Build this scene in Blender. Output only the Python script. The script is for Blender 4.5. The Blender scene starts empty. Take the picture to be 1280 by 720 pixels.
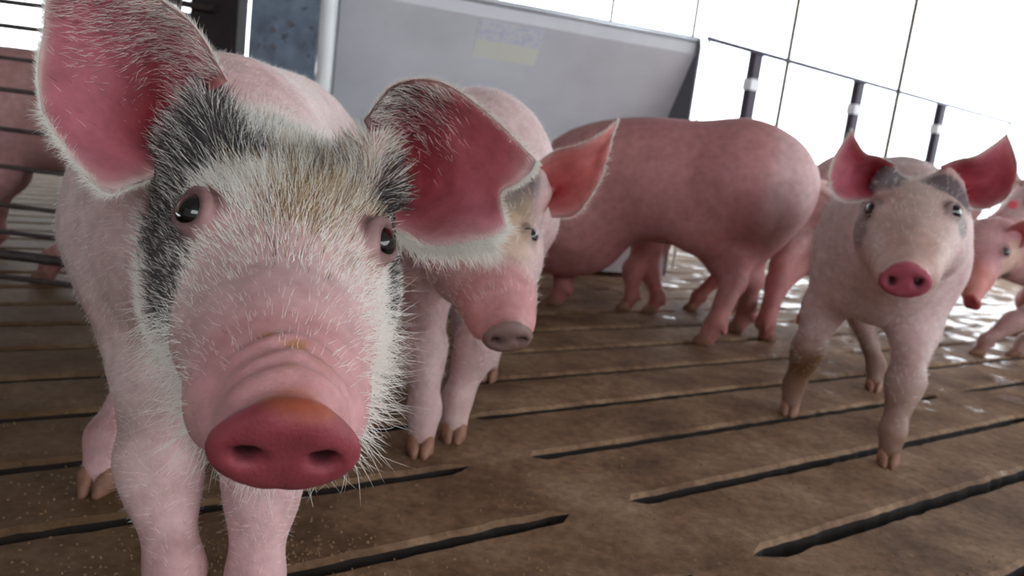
import bpy, math, random
import numpy as np
from mathutils import Vector, Matrix

random.seed(7)
rng = np.random.default_rng(7)
sc = bpy.context.scene
COL = sc.collection

# ------------------------------------------------------------------ camera
FPX = 1000.0
ROLL = math.radians(7.3)
PITCH = math.radians(9.68)
CAM_H = 0.45
Fv = np.array([0, math.cos(PITCH), -math.sin(PITCH)])
_R0 = np.array([1.0, 0, 0])
_U0 = np.cross(_R0, Fv)
Rv = math.cos(ROLL) * _R0 + math.sin(ROLL) * _U0
Uv = -math.sin(ROLL) * _R0 + math.cos(ROLL) * _U0
CAMP = np.array([0, 0, CAM_H])

cam_data = bpy.data.cameras.new('camera')
cam = bpy.data.objects.new('camera', cam_data)
COL.objects.link(cam)
sc.camera = cam
cam.matrix_world = Matrix(((Rv[0], Uv[0], -Fv[0], CAMP[0]),
                           (Rv[1], Uv[1], -Fv[1], CAMP[1]),
                           (Rv[2], Uv[2], -Fv[2], CAMP[2]),
                           (0, 0, 0, 1)))
cam_data.sensor_width = 36.0
cam_data.lens = 36.0 * FPX / 1280
cam_data.clip_start = 0.02
cam_data.dof.use_dof = True
cam_data.dof.focus_distance = 0.54
cam_data.dof.aperture_fstop = 9.5

# ------------------------------------------------------------------ world, light, exposure
world = bpy.data.worlds.new('world')
sc.world = world
world.use_nodes = True
wn = world.node_tree
wn.nodes.clear()
wo = wn.nodes.new('ShaderNodeOutputWorld')
wb = wn.nodes.new('ShaderNodeBackground')
wb.inputs[0].default_value = (0.90, 0.955, 1.0, 1)
wb.inputs[1].default_value = 2.6
wn.links.new(wb.outputs[0], wo.inputs[0])
sc.view_settings.view_transform = 'Standard'
sc.view_settings.look = 'None'
sc.view_settings.gamma = 1
sc.view_settings.exposure = 0.55
sc.cycles.max_bounces = 7
sc.cycles.diffuse_bounces = 4
sc.cycles.transparent_max_bounces = 6


def P(px, py, z):
    """point seen at photograph position (px, py) at depth z from the lens"""
    return CAMP + z * (Fv + Rv * (px - 640) / FPX - Uv * (py - 360) / FPX)


def G(px, py, h=0.0):
    d = Fv + Rv * (px - 640) / FPX - Uv * (py - 360) / FPX
    return CAMP + d * ((h - CAM_H) / d[2])


def nrm(v):
    v = np.asarray(v, float)
    return v / (np.linalg.norm(v, axis=-1, keepdims=True) + 1e-12)


def lin(r, g, b):
    return tuple(((c / 255) / 12.92 if c / 255 < .04045 else ((c / 255 + .055) / 1.055) ** 2.4) for c in (r, g, b))


# ------------------------------------------------------------------ tagging
def tag(o, label=None, cat=None, group=None, kind=None):
    if label: o['label'] = label
    if cat: o['category'] = cat
    if group: o['group'] = group
    if kind: o['kind'] = kind
    return o


def mesh_obj(name, V, Fc, mats, parent=None, smooth=False, loc=None):
    V = np.asarray(V, float)
    if loc is None:
        loc = np.zeros(3)
    me = bpy.data.meshes.new(name)
    me.from_pydata((V - loc).tolist(), [], [list(map(int, f)) for f in Fc])
    me.update()
    if not isinstance(mats, (list, tuple)): mats = [mats]
    for m in mats: me.materials.append(m)
    if smooth:
        me.polygons.foreach_set('use_smooth', [True] * len(me.polygons))
    o = bpy.data.objects.new(name, me)
    COL.objects.link(o)
    o.location = Vector(loc.tolist() if hasattr(loc, 'tolist') else loc)
    if parent:
        o.parent = parent
        o.matrix_parent_inverse = Matrix.Translation(-parent.location)
    return o


def empty(name, loc):
    o = bpy.data.objects.new(name, None)
    COL.objects.link(o)
    o.location = Vector([float(a) for a in loc])
    return o


class MB:
    def __init__(s): s.V = []; s.F = []

    def add(s, V, F):
        n = len(s.V); s.V += [tuple(map(float, v)) for v in V]; s.F += [tuple(i + n for i in f) for f in F]

    def box(s, c, ax, ay, az, bev=0.0):
        """box with centre c and half-axis vectors; bev chamfers the edges running along az"""
        c, ax, ay, az = map(lambda q: np.asarray(q, float), (c, ax, ay, az))
        if bev <= 0:
            pr = [(-1, -1), (1, -1), (1, 1), (-1, 1)]
        else:
            bx = bev / np.linalg.norm(ax); by = bev / np.linalg.norm(ay)
            pr = [(-1 + bx, -1), (1 - bx, -1), (1, -1 + by), (1, 1 - by), (1 - bx, 1), (-1 + bx, 1), (-1, 1 - by), (-1, -1 + by)]
        n = len(pr)
        V = [c + ax * a + ay * b - az for a, b in pr] + [c + ax * a + ay * b + az for a, b in pr]
        F = [tuple(range(n))[::-1], tuple(range(n, 2 * n))] + [(i, (i + 1) % n, n + (i + 1) % n, n + i) for i in range(n)]
        s.add(V, F)

    def tube(s, pts, r, n=10, caps=True):
        pts = np.asarray(pts, float)
        if np.isscalar(r): r = [r] * len(pts)
        t = nrm(np.gradient(pts, axis=0))
        ref = np.array([0, 0, 1.0]) if abs(t[0][2]) < .9 else np.array([1.0, 0, 0])
        V = []
        for i, p in enumerate(pts):
            a = nrm(np.cross(t[i], ref)); b = np.cross(t[i], a)
            for k in range(n):
                an = 2 * math.pi * k / n
                V.append(p + r[i] * (math.cos(an) * a + math.sin(an) * b))
        F = []
        for i in range(len(pts) - 1):
            for k in range(n):
                F.append((i * n + k, i * n + (k + 1) % n, (i + 1) * n + (k + 1) % n, (i + 1) * n + k))
        if caps:
            F.append(tuple(range(n))[::-1]); F.append(tuple((len(pts) - 1) * n + k for k in range(n)))
        s.add(V, F)

    def build(s, name, mat, parent=None, smooth=False, loc=None):
        V = np.array(s.V)
        if loc is None: loc = V.mean(0)
        return mesh_obj(name, V, s.F, mat, parent, smooth, loc)


# ------------------------------------------------------------------ materials
def new_mat(name):
    m = bpy.data.materials.new(name); m.use_nodes = True
    nt = m.node_tree; nt.nodes.clear()
    out = nt.nodes.new('ShaderNodeOutputMaterial')
    b = nt.nodes.new('ShaderNodeBsdfPrincipled')
    nt.links.new(b.outputs[0], out.inputs[0])
    return m, nt, b, out


def node(nt, t, **kw):
    n = nt.nodes.new(t)
    for k, v in kw.items():
        if k in n.inputs: n.inputs[k].default_value = v
        else: setattr(n, k, v)
    return n


def noise(nt, scale, detail=4, rough=.55, coord='pos', dist=0.0):
    n = node(nt, 'ShaderNodeTexNoise', Scale=scale, Detail=detail, Roughness=rough, Distortion=dist)
    if coord == 'pos':
        g = nt.nodes.new('ShaderNodeNewGeometry'); nt.links.new(g.outputs['Position'], n.inputs['Vector'])
    else:
        g = nt.nodes.new('ShaderNodeTexCoord'); nt.links.new(g.outputs['Object'], n.inputs['Vector'])
    return n


def ramp(nt, src, stops):
    r = nt.nodes.new('ShaderNodeValToRGB')
    e = r.color_ramp.elements
    while len(e) > 1: e.remove(e[-1])
    e[0].position = stops[0][0]; e[0].color = (*stops[0][1], 1)
    for p, c in stops[1:]:
        x = e.new(p); x.color = (*c, 1)
    nt.links.new(src, r.inputs[0])
    return r


def mix(nt, a, b, f, mode='MIX'):
    m = nt.nodes.new('ShaderNodeMix'); m.data_type = 'RGBA'; m.blend_type = mode
    for s, k in ((f, 0), (a, 6), (b, 7)):
        if isinstance(s, (int, float)): m.inputs[k].default_value = s
        elif isinstance(s, tuple): m.inputs[k].default_value = (*s, 1)
        else: nt.links.new(s, m.inputs[k])
    return m.outputs[2]


def math_node(nt, op, a, b=0.0, clamp=False):
    m = nt.nodes.new('ShaderNodeMath'); m.operation = op; m.use_clamp = clamp
    for k, s in enumerate((a, b)):
        if isinstance(s, (int, float)): m.inputs[k].default_value = s
        else: nt.links.new(s, m.inputs[k])
    return m.outputs[0]


def bump(nt, b, h, strength, dist):
    n = node(nt, 'ShaderNodeBump', Strength=strength, Distance=dist)
    nt.links.new(h, n.inputs['Height']); nt.links.new(n.outputs[0], b.inputs['Normal'])


def simple(name, col, rough=.5, metal=0.0, var=.25, scale=12, bmp=.2, bd=.002, spots=None):
    m, nt, b, _ = new_mat(name)
    n = noise(nt, scale, 6, .6)
    c = tuple(col)
    r = ramp(nt, n.outputs[0], [(.3, tuple(x * (1 - var) for x in c)), (.7, tuple(min(1, x * (1 + var)) for x in c))])
    src = r.outputs[0]
    if spots:
        n3 = noise(nt, spots[1], 3, .6)
        r3 = ramp(nt, n3.outputs[0], [(spots[2], (0, 0, 0)), (spots[2] + .08, (1, 1, 1))])
        src = mix(nt, src, spots[0], r3.outputs[0])
    nt.links.new(src, b.inputs['Base Color'])
    b.inputs['Roughness'].default_value = rough
    b.inputs['Metallic'].default_value = metal
    n2 = noise(nt, scale * 6, 4, .6)
    bump(nt, b, n2.outputs[0], bmp, bd)
    return m


def skin_mat(name, ear=False, bumps=1.0):
    m, nt, b, out = new_mat(name)
    a = nt.nodes.new('ShaderNodeVertexColor'); a.layer_name = 'Col'
    n = noise(nt, 45, 5, .65)
    r = ramp(nt, n.outputs[0], [(.3, (.80, .74, .72)), (.7, (1.12, 1.12, 1.12))])
    c = mix(nt, a.outputs[0], r.outputs[0], 1.0, 'MULTIPLY')
    # scattered small blotches and scabs
    n4 = noise(nt, 130, 2, .5)
    r4 = ramp(nt, n4.outputs[0], [(.70, (0, 0, 0)), (.76, (1, 1, 1))])
    c = mix(nt, c, lin(150, 88, 62), math_node(nt, 'MULTIPLY', r4.outputs[0], .35))
    nt.links.new(c, b.inputs['Base Color'])
    b.inputs['Roughness'].default_value = .52
    b.inputs['Specular IOR Level'].default_value = .35
    b.inputs['Subsurface Weight'].default_value = .25 if not ear else .1
    b.inputs['Subsurface Radius'].default_value = (1.0, .35, .25)
    b.inputs['Subsurface Scale'].default_value = .008
    n2 = noise(nt, 420, 3, .6)
    n3 = noise(nt, 90, 3, .6)
    s = math_node(nt, 'ADD', n2.outputs[0], math_node(nt, 'MULTIPLY', n3.outputs[0], 1.5))
    bump(nt, b, s, .5 * bumps, .0012)
    if ear:
        t = nt.nodes.new('ShaderNodeBsdfTranslucent')
        c2 = mix(nt, c, (1.0, .42, .40), .7, 'MULTIPLY')
        nt.links.new(c2, t.inputs[0])
        mx = nt.nodes.new('ShaderNodeMixShader'); mx.inputs[0].default_value = .34
        nt.links.new(b.outputs[0], mx.inputs[1]); nt.links.new(t.outputs[0], mx.inputs[2])
        nt.links.new(mx.outputs[0], out.inputs[0])
    return m


def hair_mat(name, col, rough=.45):
    m, nt, b, _ = new_mat(name)
    b.inputs['Base Color'].default_value = (*col, 1)
    b.inputs['Roughness'].default_value = rough
    b.inputs['Transmission Weight'].default_value = 0
    return m


M = {}
M['skin'] = skin_mat('pig_skin')
M['ear'] = skin_mat('pig_ear_skin', True)
M['white_hair'] = hair_mat('white_hair', lin(252, 248, 240))
M['tan_hair'] = hair_mat('tan_hair', lin(214, 190, 152))
M['brown_hair'] = hair_mat('brown_hair', lin(142, 112, 78))
M['dark_hair'] = hair_mat('dark_hair', lin(62, 58, 60))
m, nt, b, _ = new_mat('eye')
g = nt.nodes.new('ShaderNodeTexCoord')
sx = nt.nodes.new('ShaderNodeSeparateXYZ'); nt.links.new(g.outputs['Object'], sx.inputs[0])
rr = ramp(nt, math_node(nt, 'MULTIPLY', sx.outputs[2], 1.0), [(.0, lin(150, 130, 124)), (.22, lin(120, 96, 88)), (.34, lin(34, 22, 20)), (.72, lin(30, 20, 18)), (.80, (.003, .003, .003))])
nt.links.new(rr.outputs[0], b.inputs['Base Color'])
b.inputs['Roughness'].default_value = .12
b.inputs['Coat Weight'].default_value = 1.0
b.inputs['Coat Roughness'].default_value = .02
M['eye'] = m
M['hoof'] = simple('hoof_horn', lin(148, 106, 86), .6, var=.35, scale=60, bmp=.4, bd=.001)
M['steel'] = simple('stainless_sheet', lin(228, 229, 235), .42, .0, .12, 2.2, .05, .001)
M['steel_dark'] = simple('dark_sheet', lin(112, 114, 120), .5, .2, .2, 8, .1, .001)  # darker grey steel for end plates and bolts
M['galv'] = simple('galvanised_panel', lin(124, 138, 156), .5, .4, .3, 16, .15, .001, (lin(90, 92, 98), 22, .60))
M['rod'] = simple('rusty_rod', lin(72, 62, 60), .55, .4, .4, 40, .3, .001)
M['white_pipe'] = simple('white_pipe', lin(242, 243, 246), .35, var=.05)
M['dark_post'] = simple('dark_post', lin(52, 40, 56), .5, .3, .2)
M['grey_rail'] = simple('grey_rail', lin(120, 120, 138), .45, .5, .2)
M['cord'] = simple('cord', lin(104, 92, 70), .8, var=.2)
M['black'] = simple('dark_recess', lin(40, 30, 32), .7, var=.4)
M['beige'] = simple('beige_block', lin(202, 188, 160), .7)
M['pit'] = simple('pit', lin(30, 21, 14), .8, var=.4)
M['kerb'] = simple('kerb_concrete', lin(196, 196, 200), .7, var=.12, scale=10)
M['roofing'] = simple('roof_lining', lin(170, 166, 160), .8, var=.1)
M['timber'] = simple('timber', lin(120, 98, 76), .8, var=.3, scale=14)
M['outside'] = simple('outside_gravel', lin(205, 208, 212), .9, var=.1)
M['tag_red'] = simple('tag_plastic', lin(232, 92, 108), .4, var=.05)
M['straw'] = simple('straw', lin(138, 108, 76), .8, var=.4, scale=90)
M['crust'] = simple('dried_manure', lin(132, 104, 60), .9, var=.4, scale=90, bmp=.5)


def concrete():
    m, nt, b, _ = new_mat('slat_concrete')
    n = noise(nt, 5.5, 8, .62)
    r = ramp(nt, n.outputs[0], [(.28, lin(98, 72, 53)), (.45, lin(134, 104, 80)), (.58, lin(162, 131, 104)), (.75, lin(186, 160, 134))])
    n2 = noise(nt, 60, 6, .7)
    r2 = ramp(nt, n2.outputs[0], [(.30, (.55, .52, .48)), (.62, (1.1, 1.1, 1.1))])
    c = mix(nt, r.outputs[0], r2.outputs[0], 1.0, 'MULTIPLY')
    # manure staining, heavier near the pen fence on the west side
    geo = nt.nodes.new('ShaderNodeNewGeometry')
    sp = nt.nodes.new('ShaderNodeSeparateXYZ'); nt.links.new(geo.outputs['Position'], sp.inputs[0])
    w = math_node(nt, 'ADD', math_node(nt, 'MULTIPLY', sp.outputs[0], -.55), math_node(nt, 'MULTIPLY', noise(nt, 3, 4).outputs[0], .8))
    r5 = ramp(nt, w, [(.30, (0, 0, 0)), (.75, (1, 1, 1))])
    c = mix(nt, c, lin(84, 62, 34), math_node(nt, 'MULTIPLY', r5.outputs[0], .62))
    # pale straw flecks trodden into the surface
    v = node(nt, 'ShaderNodeTexVoronoi', Scale=70.0); nt.links.new(geo.outputs['Position'], v.inputs['Vector'])
    r3 = ramp(nt, v.outputs['Distance'], [(.10, (1, 1, 1)), (.16, (0, 0, 0))])
    n6 = noise(nt, 14, 3); r6 = ramp(nt, n6.outputs[0], [(.5, (0, 0, 0)), (.62, (1, 1, 1))])
    c = mix(nt, c, lin(176, 146, 96), mix(nt, r3.outputs[0], r6.outputs[0], 1.0, 'MULTIPLY'))
    nt.links.new(c, b.inputs['Base Color'])
    b.inputs['Specular IOR Level'].default_value = .3
    # wet patches: scattered small ones, a big one by the open side
    d = nt.nodes.new('ShaderNodeVectorMath'); d.operation = 'DISTANCE'
    nt.links.new(geo.outputs['Position'], d.inputs[0]); d.inputs[1].default_value = (2.3, 3.6, 0)
    wet = math_node(nt, 'SUBTRACT', 1.0, math_node(nt, 'MULTIPLY', d.outputs['Value'], .42))
    n7 = noise(nt, 7, 4, .55)
    wsum = math_node(nt, 'ADD', math_node(nt, 'MULTIPLY', n7.outputs[0], 1.0), math_node(nt, 'MULTIPLY', wet, .28))
    r7 = ramp(nt, wsum, [(.64, (.72, .72, .72)), (.71, (.22, .22, .22))])
    nt.links.new(r7.outputs[0], b.inputs['Roughness'])
    wsp = ramp(nt, wsum, [(.64, (.22, .22, .22)), (.71, (.6, .6, .6))]); nt.links.new(wsp.outputs[0], b.inputs['Specular IOR Level'])
    n8 = noise(nt, 38, 8, .7)
    n9 = noise(nt, 9, 3, .5)
    h = math_node(nt, 'ADD', n8.outputs[0], math_node(nt, 'MULTIPLY', n9.outputs[0], 1.2))
    wetf = ramp(nt, wsum, [(.64, (1, 1, 1)), (.71, (.15, .15, .15))])
    bump(nt, b, math_node(nt, 'MULTIPLY', h, wetf.outputs[0]), .8, .007)
    return m


M['concrete'] = concrete()

# ------------------------------------------------------------------ floor: slatted concrete
SA = math.radians(53.47)
Sd = np.array([math.sin(SA), math.cos(SA), 0]); Nd = np.array([-math.cos(SA), math.sin(SA), 0])
PITCH_N = .175; N0 = .715; PER = 1.36; S_JOINT = .71; HS = .0115
floor_o = tag(empty('floor', (0, 2, 0)), 'brown slatted concrete pen floor with dark slots', None, None, 'structure')


def sl(s, n, z=0.0):
    return Sd * s + Nd * n + np.array([0, 0, z])


slot_ends = {(-1, -1): (.07, PER - .02, HS), (-1, 0): (.125, PER - .07, HS * 1.15), (0, -1): (.06, PER - .045, HS), (1, -1): (.07, PER - .10, HS), (0, 0): (.07, PER - .05, HS * 1.05), (1, 0): (.03, PER - .11, HS), (2, 0): (.035, PER - .08, HS), (3, 0): (.13, PER - .08, HS)}


def slot_span(j, k):
    """start and end (in s) of the slot on boundary j in bay k, measured from the bay's joints"""
    if (j, k) not in slot_ends:
        r = np.random.default_rng(abs(j * 131 + k * 17 + 999))
        slot_ends[(j, k)] = (.07 + r.uniform(-.02, .03), PER - .07 + r.uniform(-.03, .02), HS * r.uniform(.85, 1.2))
    return slot_ends[(j, k)]


def slat(j, k):
    s0 = S_JOINT + PER * k; n0 = N0 + PITCH_N * j
    near = (np.linalg.norm(sl(s0 + PER / 2, n0 + .08)) < 2.6)
    ns = 64 if near else 12
    ss = np.linspace(0, PER, ns + 1)
    r = np.random.default_rng(abs(j * 7919 + k * 104729))
    rows = []
    for t in ss:
        row = []
        for side, jj in ((-1, j), (1, j + 1)):
            a, b_, hw = slot_span(jj, k)
            e = min(t - a, b_ - t)
            q = max(0, min(1, e / .014)); q = math.sqrt(max(0, 1 - (1 - q) ** 2)) if q > 0 else 0
            jit = (r.normal() * .0011 if near else 0) * (q > 0)
            half = PITCH_N / 2
            off = half - q * (hw + jit)
            row.append((off, q))
        rows.append(row)
    V = []; F = []
    nc = n0 + PITCH_N / 2
    for t, row in zip(ss, rows):
        (oa, qa), (ob, qb) = row
        s = s0 + t
        V += [sl(s, nc - oa - .006 * qa, -.10), sl(s, nc - oa, -.006 * qa), sl(s, nc - oa + .006 * qa, 0),
              sl(s, nc + ob - .006 * qb, 0), sl(s, nc + ob, -.006 * qb), sl(s, nc + ob + .006 * qb, -.10)]
    for i in range(ns):
        for c in range(5):
            a = i * 6 + c
            F.append((a, a + 1, a + 7, a + 6))
    F.append((0, 5, 4, 3, 2, 1)[::-1]); e = ns * 6; F.append((e, e + 5, e + 4, e + 3, e + 2, e + 1))
    F = [f[::-1] for f in F]
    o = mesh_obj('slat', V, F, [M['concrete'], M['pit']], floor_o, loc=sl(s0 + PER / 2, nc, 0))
    mi = np.zeros(len(F), dtype=np.int32); mi[0:ns * 5:5] = 1; mi[4:ns * 5:5] = 1  # slot sides get the dark pit colour: shade painted in with dried manure
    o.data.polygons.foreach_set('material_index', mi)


def in_frame(p, pad=480):
    v = p - CAMP; z = v @ Fv
    if z < .05: return False
    x = 640 + FPX * (v @ Rv) / z; y = 360 - FPX * (v @ Uv) / z
    return -pad < x < 1280 + pad and -pad < y < 720 + pad * 1.3


for k in range(-4, 6):
    for j in range(-9, 32):
        pts = [sl(S_JOINT + PER * k + t, N0 + PITCH_N * (j + .5)) for t in np.linspace(0, PER, 9)]
        if any(in_frame(p) for p in pts) and min(np.linalg.norm(p[:2]) for p in pts) < 6.2 and max(p[1] for p in pts) < 6.6:
            slat(j, k)
tag(mesh_obj('trim_1', [(-7, -3, -.6), (9, -3, -.6), (9, 8.0, -.6), (-7, 8.0, -.6)], [(0, 1, 2, 3)], M['pit'], loc=np.array([0, 2, -.6])), 'dark pit below the slotted floor', None, None, 'structure')

# rest of the floor outside the lens' reach: joined slabs so that light and side views stay right
mb = MB()
mb.box((-3.6, -2.2, -.055), (5, 0, 0), (0, 1.9, 0), (0, 0, .05)); mb.box((3.4, -2.2, -.055), (1.9, 0, 0), (0, 1.9, 0), (0, 0, .05))
tag(mb.build('floor_slab', M['concrete']), 'brown concrete floor outside the pen', None, None, 'structure')


# ------------------------------------------------------------------ implicit-surface modelling of animals
def smin(a, b, k):
    h = np.clip(.5 + .5 * (b - a) / k, 0, 1)
    return b + (a - b) * h - k * h * (1 - h)


def smax(a, b, k): return -smin(-a, -b, k)


class SDF:
    def __init__(s): s.ops = []

    def cone(s, a, b, r1, r2, k=.03, sub=False, fl=None):
        s.ops.append(('c', np.asarray(a, float), np.asarray(b, float), r1, r2, k, sub, fl))

    def ell(s, c, R, r, k=.03, sub=False):
        s.ops.append(('e', np.asarray(c, float), np.asarray(R, float), np.asarray(r, float), None, k, sub, None))

    def bounds(s):
        if getattr(s, '_nb', -1) != len(s.ops):
            s._b = []
            for (t, a, b, c, e, k, sub, fl) in s.ops:
                if t == 'c':
                    r = max(c, e) * 1.15; s._b.append((np.minimum(a, b) - r, np.maximum(a, b) + r))
                else:
                    r = np.abs(b.T) @ c; s._b.append((a - r, a + r))
            s._nb = len(s.ops)
        return s._b

    def __call__(s, p, cull=False):
        d = np.full(len(p), 10.0)
        if cull: p0 = p.min(0); p1_ = p.max(0); bb = s.bounds()
        for io, (t, a, b, c, e, k, sub, fl) in enumerate(s.ops):
            if cull and (np.maximum(bb[io][0] - p1_, p0 - bb[io][1]).max() > k + cull): continue
            if t == 'c':
                ab = b - a; pa = p - a
                h = np.clip((pa @ ab) / (ab @ ab), 0, 1)
                q = pa - h[:, None] * ab
                if fl is not None:
                    ax, f_ = fl
                    q = q + (q @ ax)[:, None] * ax * (1 / f_ - 1)
                x = np.linalg.norm(q, axis=1) - (c + (e - c) * h)
            else:
                q = (p - a) @ b.T
                k0 = np.linalg.norm(q / c, axis=1); k1 = np.linalg.norm(q / (c * c), axis=1) + 1e-9
                x = k0 * (k0 - 1) / k1
            d = smax(d, -x, k) if sub else smin(d, x, k)
        return d

    def chunked(s, p, m=3000):
        return np.concatenate([s(p[i:i + m], .02) for i in range(0, len(p), m)])

    def grad(s, p, e=.0008):
        if len(p) > 3000: return np.concatenate([s.grad(p[i:i + 3000], e) for i in range(0, len(p), 3000)])
        g_ = np.zeros_like(p)
        for i in range(3):
            dp = np.zeros(3); dp[i] = e
            g_[:, i] = s(p + dp, .02) - s(p - dp, .02)
        return g_ / (2 * e)


def surface(sdf, lo, hi, h):
    B = 8
    n = (np.ceil((hi - lo) / h / B).astype(int)) * B
    val = np.zeros(n + 1, dtype=np.float32)
    nb = n // B
    bi = np.stack(np.meshgrid(*[np.arange(q) for q in nb], indexing='ij'), -1).reshape(-1, 3)
    cen = lo + (bi + .5) * B * h
    dc = sdf(cen)
    rad = B * h * .5 * math.sqrt(3)
    for b3, d in zip(bi, dc):
        a = b3 * B
        val[a[0]:a[0] + B + 1, a[1]:a[1] + B + 1, a[2]:a[2] + B + 1] = 1.0 if d > 0 else -1.0
    near = bi[np.abs(dc) < rad * 1.6 + .01]
    loc = np.stack(np.meshgrid(*[np.arange(B + 1)] * 3, indexing='ij'), -1).reshape(-1, 3)
    CH = 24
    for i in range(0, len(near), CH):
        bb = near[i:i + CH] * B
        idx = (bb[:, None, :] + loc[None]).reshape(-1, 3)
        v = sdf(lo + idx * h, .05 + B * h)
        val[idx[:, 0], idx[:, 1], idx[:, 2]] = v
    neg = val < 0
    cnt = np.zeros(n, dtype=np.int8)
    for dx in (0, 1):
        for dy in (0, 1):
            for dz in (0, 1):
                cnt += neg[dx:n[0] + dx, dy:n[1] + dy, dz:n[2] + dz]
    act = (cnt > 0) & (cnt < 8)
    ids = np.full(n, -1, dtype=np.int64)
    cells = np.argwhere(act)
    ids[act] = np.arange(len(cells))
    acc = np.zeros((len(cells), 3)); w = np.zeros(len(cells))
    cor = [np.array(c) for c in ((0, 0, 0), (1, 0, 0), (0, 1, 0), (1, 1, 0), (0, 0, 1), (1, 0, 1), (0, 1, 1), (1, 1, 1))]
    for i in range(8):
        for j in range(i + 1, 8):
            if np.abs(cor[i] - cor[j]).sum() != 1: continue
            a = cells + cor[i]; b = cells + cor[j]
            va = val[a[:, 0], a[:, 1], a[:, 2]]; vb = val[b[:, 0], b[:, 1], b[:, 2]]
            c = (va < 0) != (vb < 0)
            t = np.where(c, va / np.where(va == vb, 1, va - vb), 0)[:, None]
            acc += np.where(c[:, None], a + t * (b - a), 0); w += c
    V = lo + (acc / w[:, None]) * h
    quads = []
    for ax in range(3):
        o1, o2 = [(1, 2), (2, 0), (0, 1)][ax]
        sl1 = [slice(1, n[q]) for q in range(3)]; sl1[ax] = slice(0, n[ax])
        s2 = list(sl1); s2[ax] = slice(1, n[ax] + 1)
        a = neg[tuple(sl1)]; b = neg[tuple(s2)]
        e = np.argwhere(a != b)
        base = e.copy()
        for q in range(3):
            if q != ax: base[:, q] += 1
        fl = a[tuple(e.T)]
        u1 = np.zeros(3, int); u1[o1] = 1; u2 = np.zeros(3, int); u2[o2] = 1
        c0 = base - u1 - u2; c1 = base - u2; c2 = base; c3 = base - u1
        q4 = np.stack([ids[tuple(c.T)] for c in (c0, c1, c2, c3)], 1)
        q4[~fl] = q4[~fl][:, ::-1]
        quads.append(q4)
    Q = np.concatenate(quads); Q = Q[(Q >= 0).all(1)]
    for _ in range(2):
        d = sdf.chunked(V); g_ = sdf.grad(V); gl = (g_ ** 2).sum(1) + 1e-6
        V = V - np.clip(d / gl, -h, h)[:, None] * g_
    return V, Q


def vnoise(p, scale, seed=0):
    """cheap smooth value noise from summed sines, range about -1..1"""
    r = np.random.default_rng(seed); o = np.zeros(len(p))
    for i in range(7):
        k = nrm(r.normal(size=3)) * scale * r.uniform(.6, 1.8); ph = r.uniform(0, 6.28)
        o += np.sin(p @ k + ph + 1.5 * np.sin(p @ np.roll(k, 1) * .7 + ph * 2))
    return o / 4


def sstep(a, b, x):
    t = np.clip((x - a) / (b - a), 0, 1); return t * t * (3 - 2 * t)


def blob(q, c, r):
    """soft mask 1 inside an ellipsoid, 0 outside"""
    d = np.linalg.norm((q - np.array(c)) / np.array(r), axis=1)
    return 1 - sstep(.75, 1.2, d)


def lerpc(c, col, m_):
    return c + (np.array(col) - c) * np.clip(m_, 0, 1)[:, None]


def catmull(Pc, n):
    """resample control array along its first axis"""
    Pc = np.asarray(Pc, float); m_ = len(Pc)
    Q = np.concatenate([[2 * Pc[0] - Pc[1]], Pc, [2 * Pc[-1] - Pc[-2]]])
    out = []
    for t in np.linspace(0, m_ - 1, n):
        i = min(int(t), m_ - 2); f_ = t - i
        p0, p1, p2, p3 = Q[i], Q[i + 1], Q[i + 2], Q[i + 3]
        out.append(.5 * ((2 * p1) + (-p0 + p2) * f_ + (2 * p0 - 5 * p1 + 4 * p2 - p3) * f_ ** 2 + (-p0 + 3 * p1 - 3 * p2 + p3) * f_ ** 3))
    return np.array(out)


def ear_sheet(ctrl, n=26, thick=.0065, flip=False, scale=1.0):
    """ctrl[v][u] base->tip rows; returns verts, quads, per-vertex (v,u,inner)"""
    g_ = catmull(ctrl, n)                                # n x U x 3
    g_ = catmull(np.swapaxes(g_, 0, 1), n)               # n(u) x n(v)
    g_ = np.swapaxes(g_, 0, 1)                           # v,u
    du = np.gradient(g_, axis=1); dv = np.gradient(g_, axis=0)
    N = nrm(np.cross(du, dv))
    if flip: N = -N
    v = np.linspace(0, 1, n)[:, None] * np.ones((1, n)); u = np.ones((n, 1)) * np.linspace(0, 1, n)[None]
    edge = np.minimum(np.minimum(u, 1 - u) * 6, (1 - v) * 6).clip(0, 1)
    th = thick * scale * (.25 + .75 * np.sqrt(edge)) * (1.15 - .5 * v)
    A = g_ + N * (th / 2)[..., None]; Bk = g_ - N * (th / 2)[..., None]
    V = np.concatenate([A.reshape(-1, 3), Bk.reshape(-1, 3)])
    F = []
    m_ = n * n
    for i in range(n - 1):
        for j in range(n - 1):
            a = i * n + j
            q = (a, a + 1, a + n + 1, a + n)
            if flip: q = q[::-1]
            F.append(q); F.append(tuple(m_ + t for t in q[::-1]))
    rim = [i * n for i in range(n)] + [(n - 1) * n + j for j in range(1, n)] + [i * n + n - 1 for i in range(n - 2, -1, -1)]
    for a, b in zip(rim[:-1], rim[1:]):
        q = (a, b, m_ + b, m_ + a)
        F.append(q if flip else q[::-1])
    vv = np.concatenate([v.reshape(-1)] * 2); uu = np.concatenate([u.reshape(-1)] * 2)
    inner = np.concatenate([np.ones(m_), np.zeros(m_)])
    ed = np.concatenate([edge.reshape(-1)] * 2)
    return V, F, vv, uu, inner, ed, (g_, N, u, v)


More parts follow.
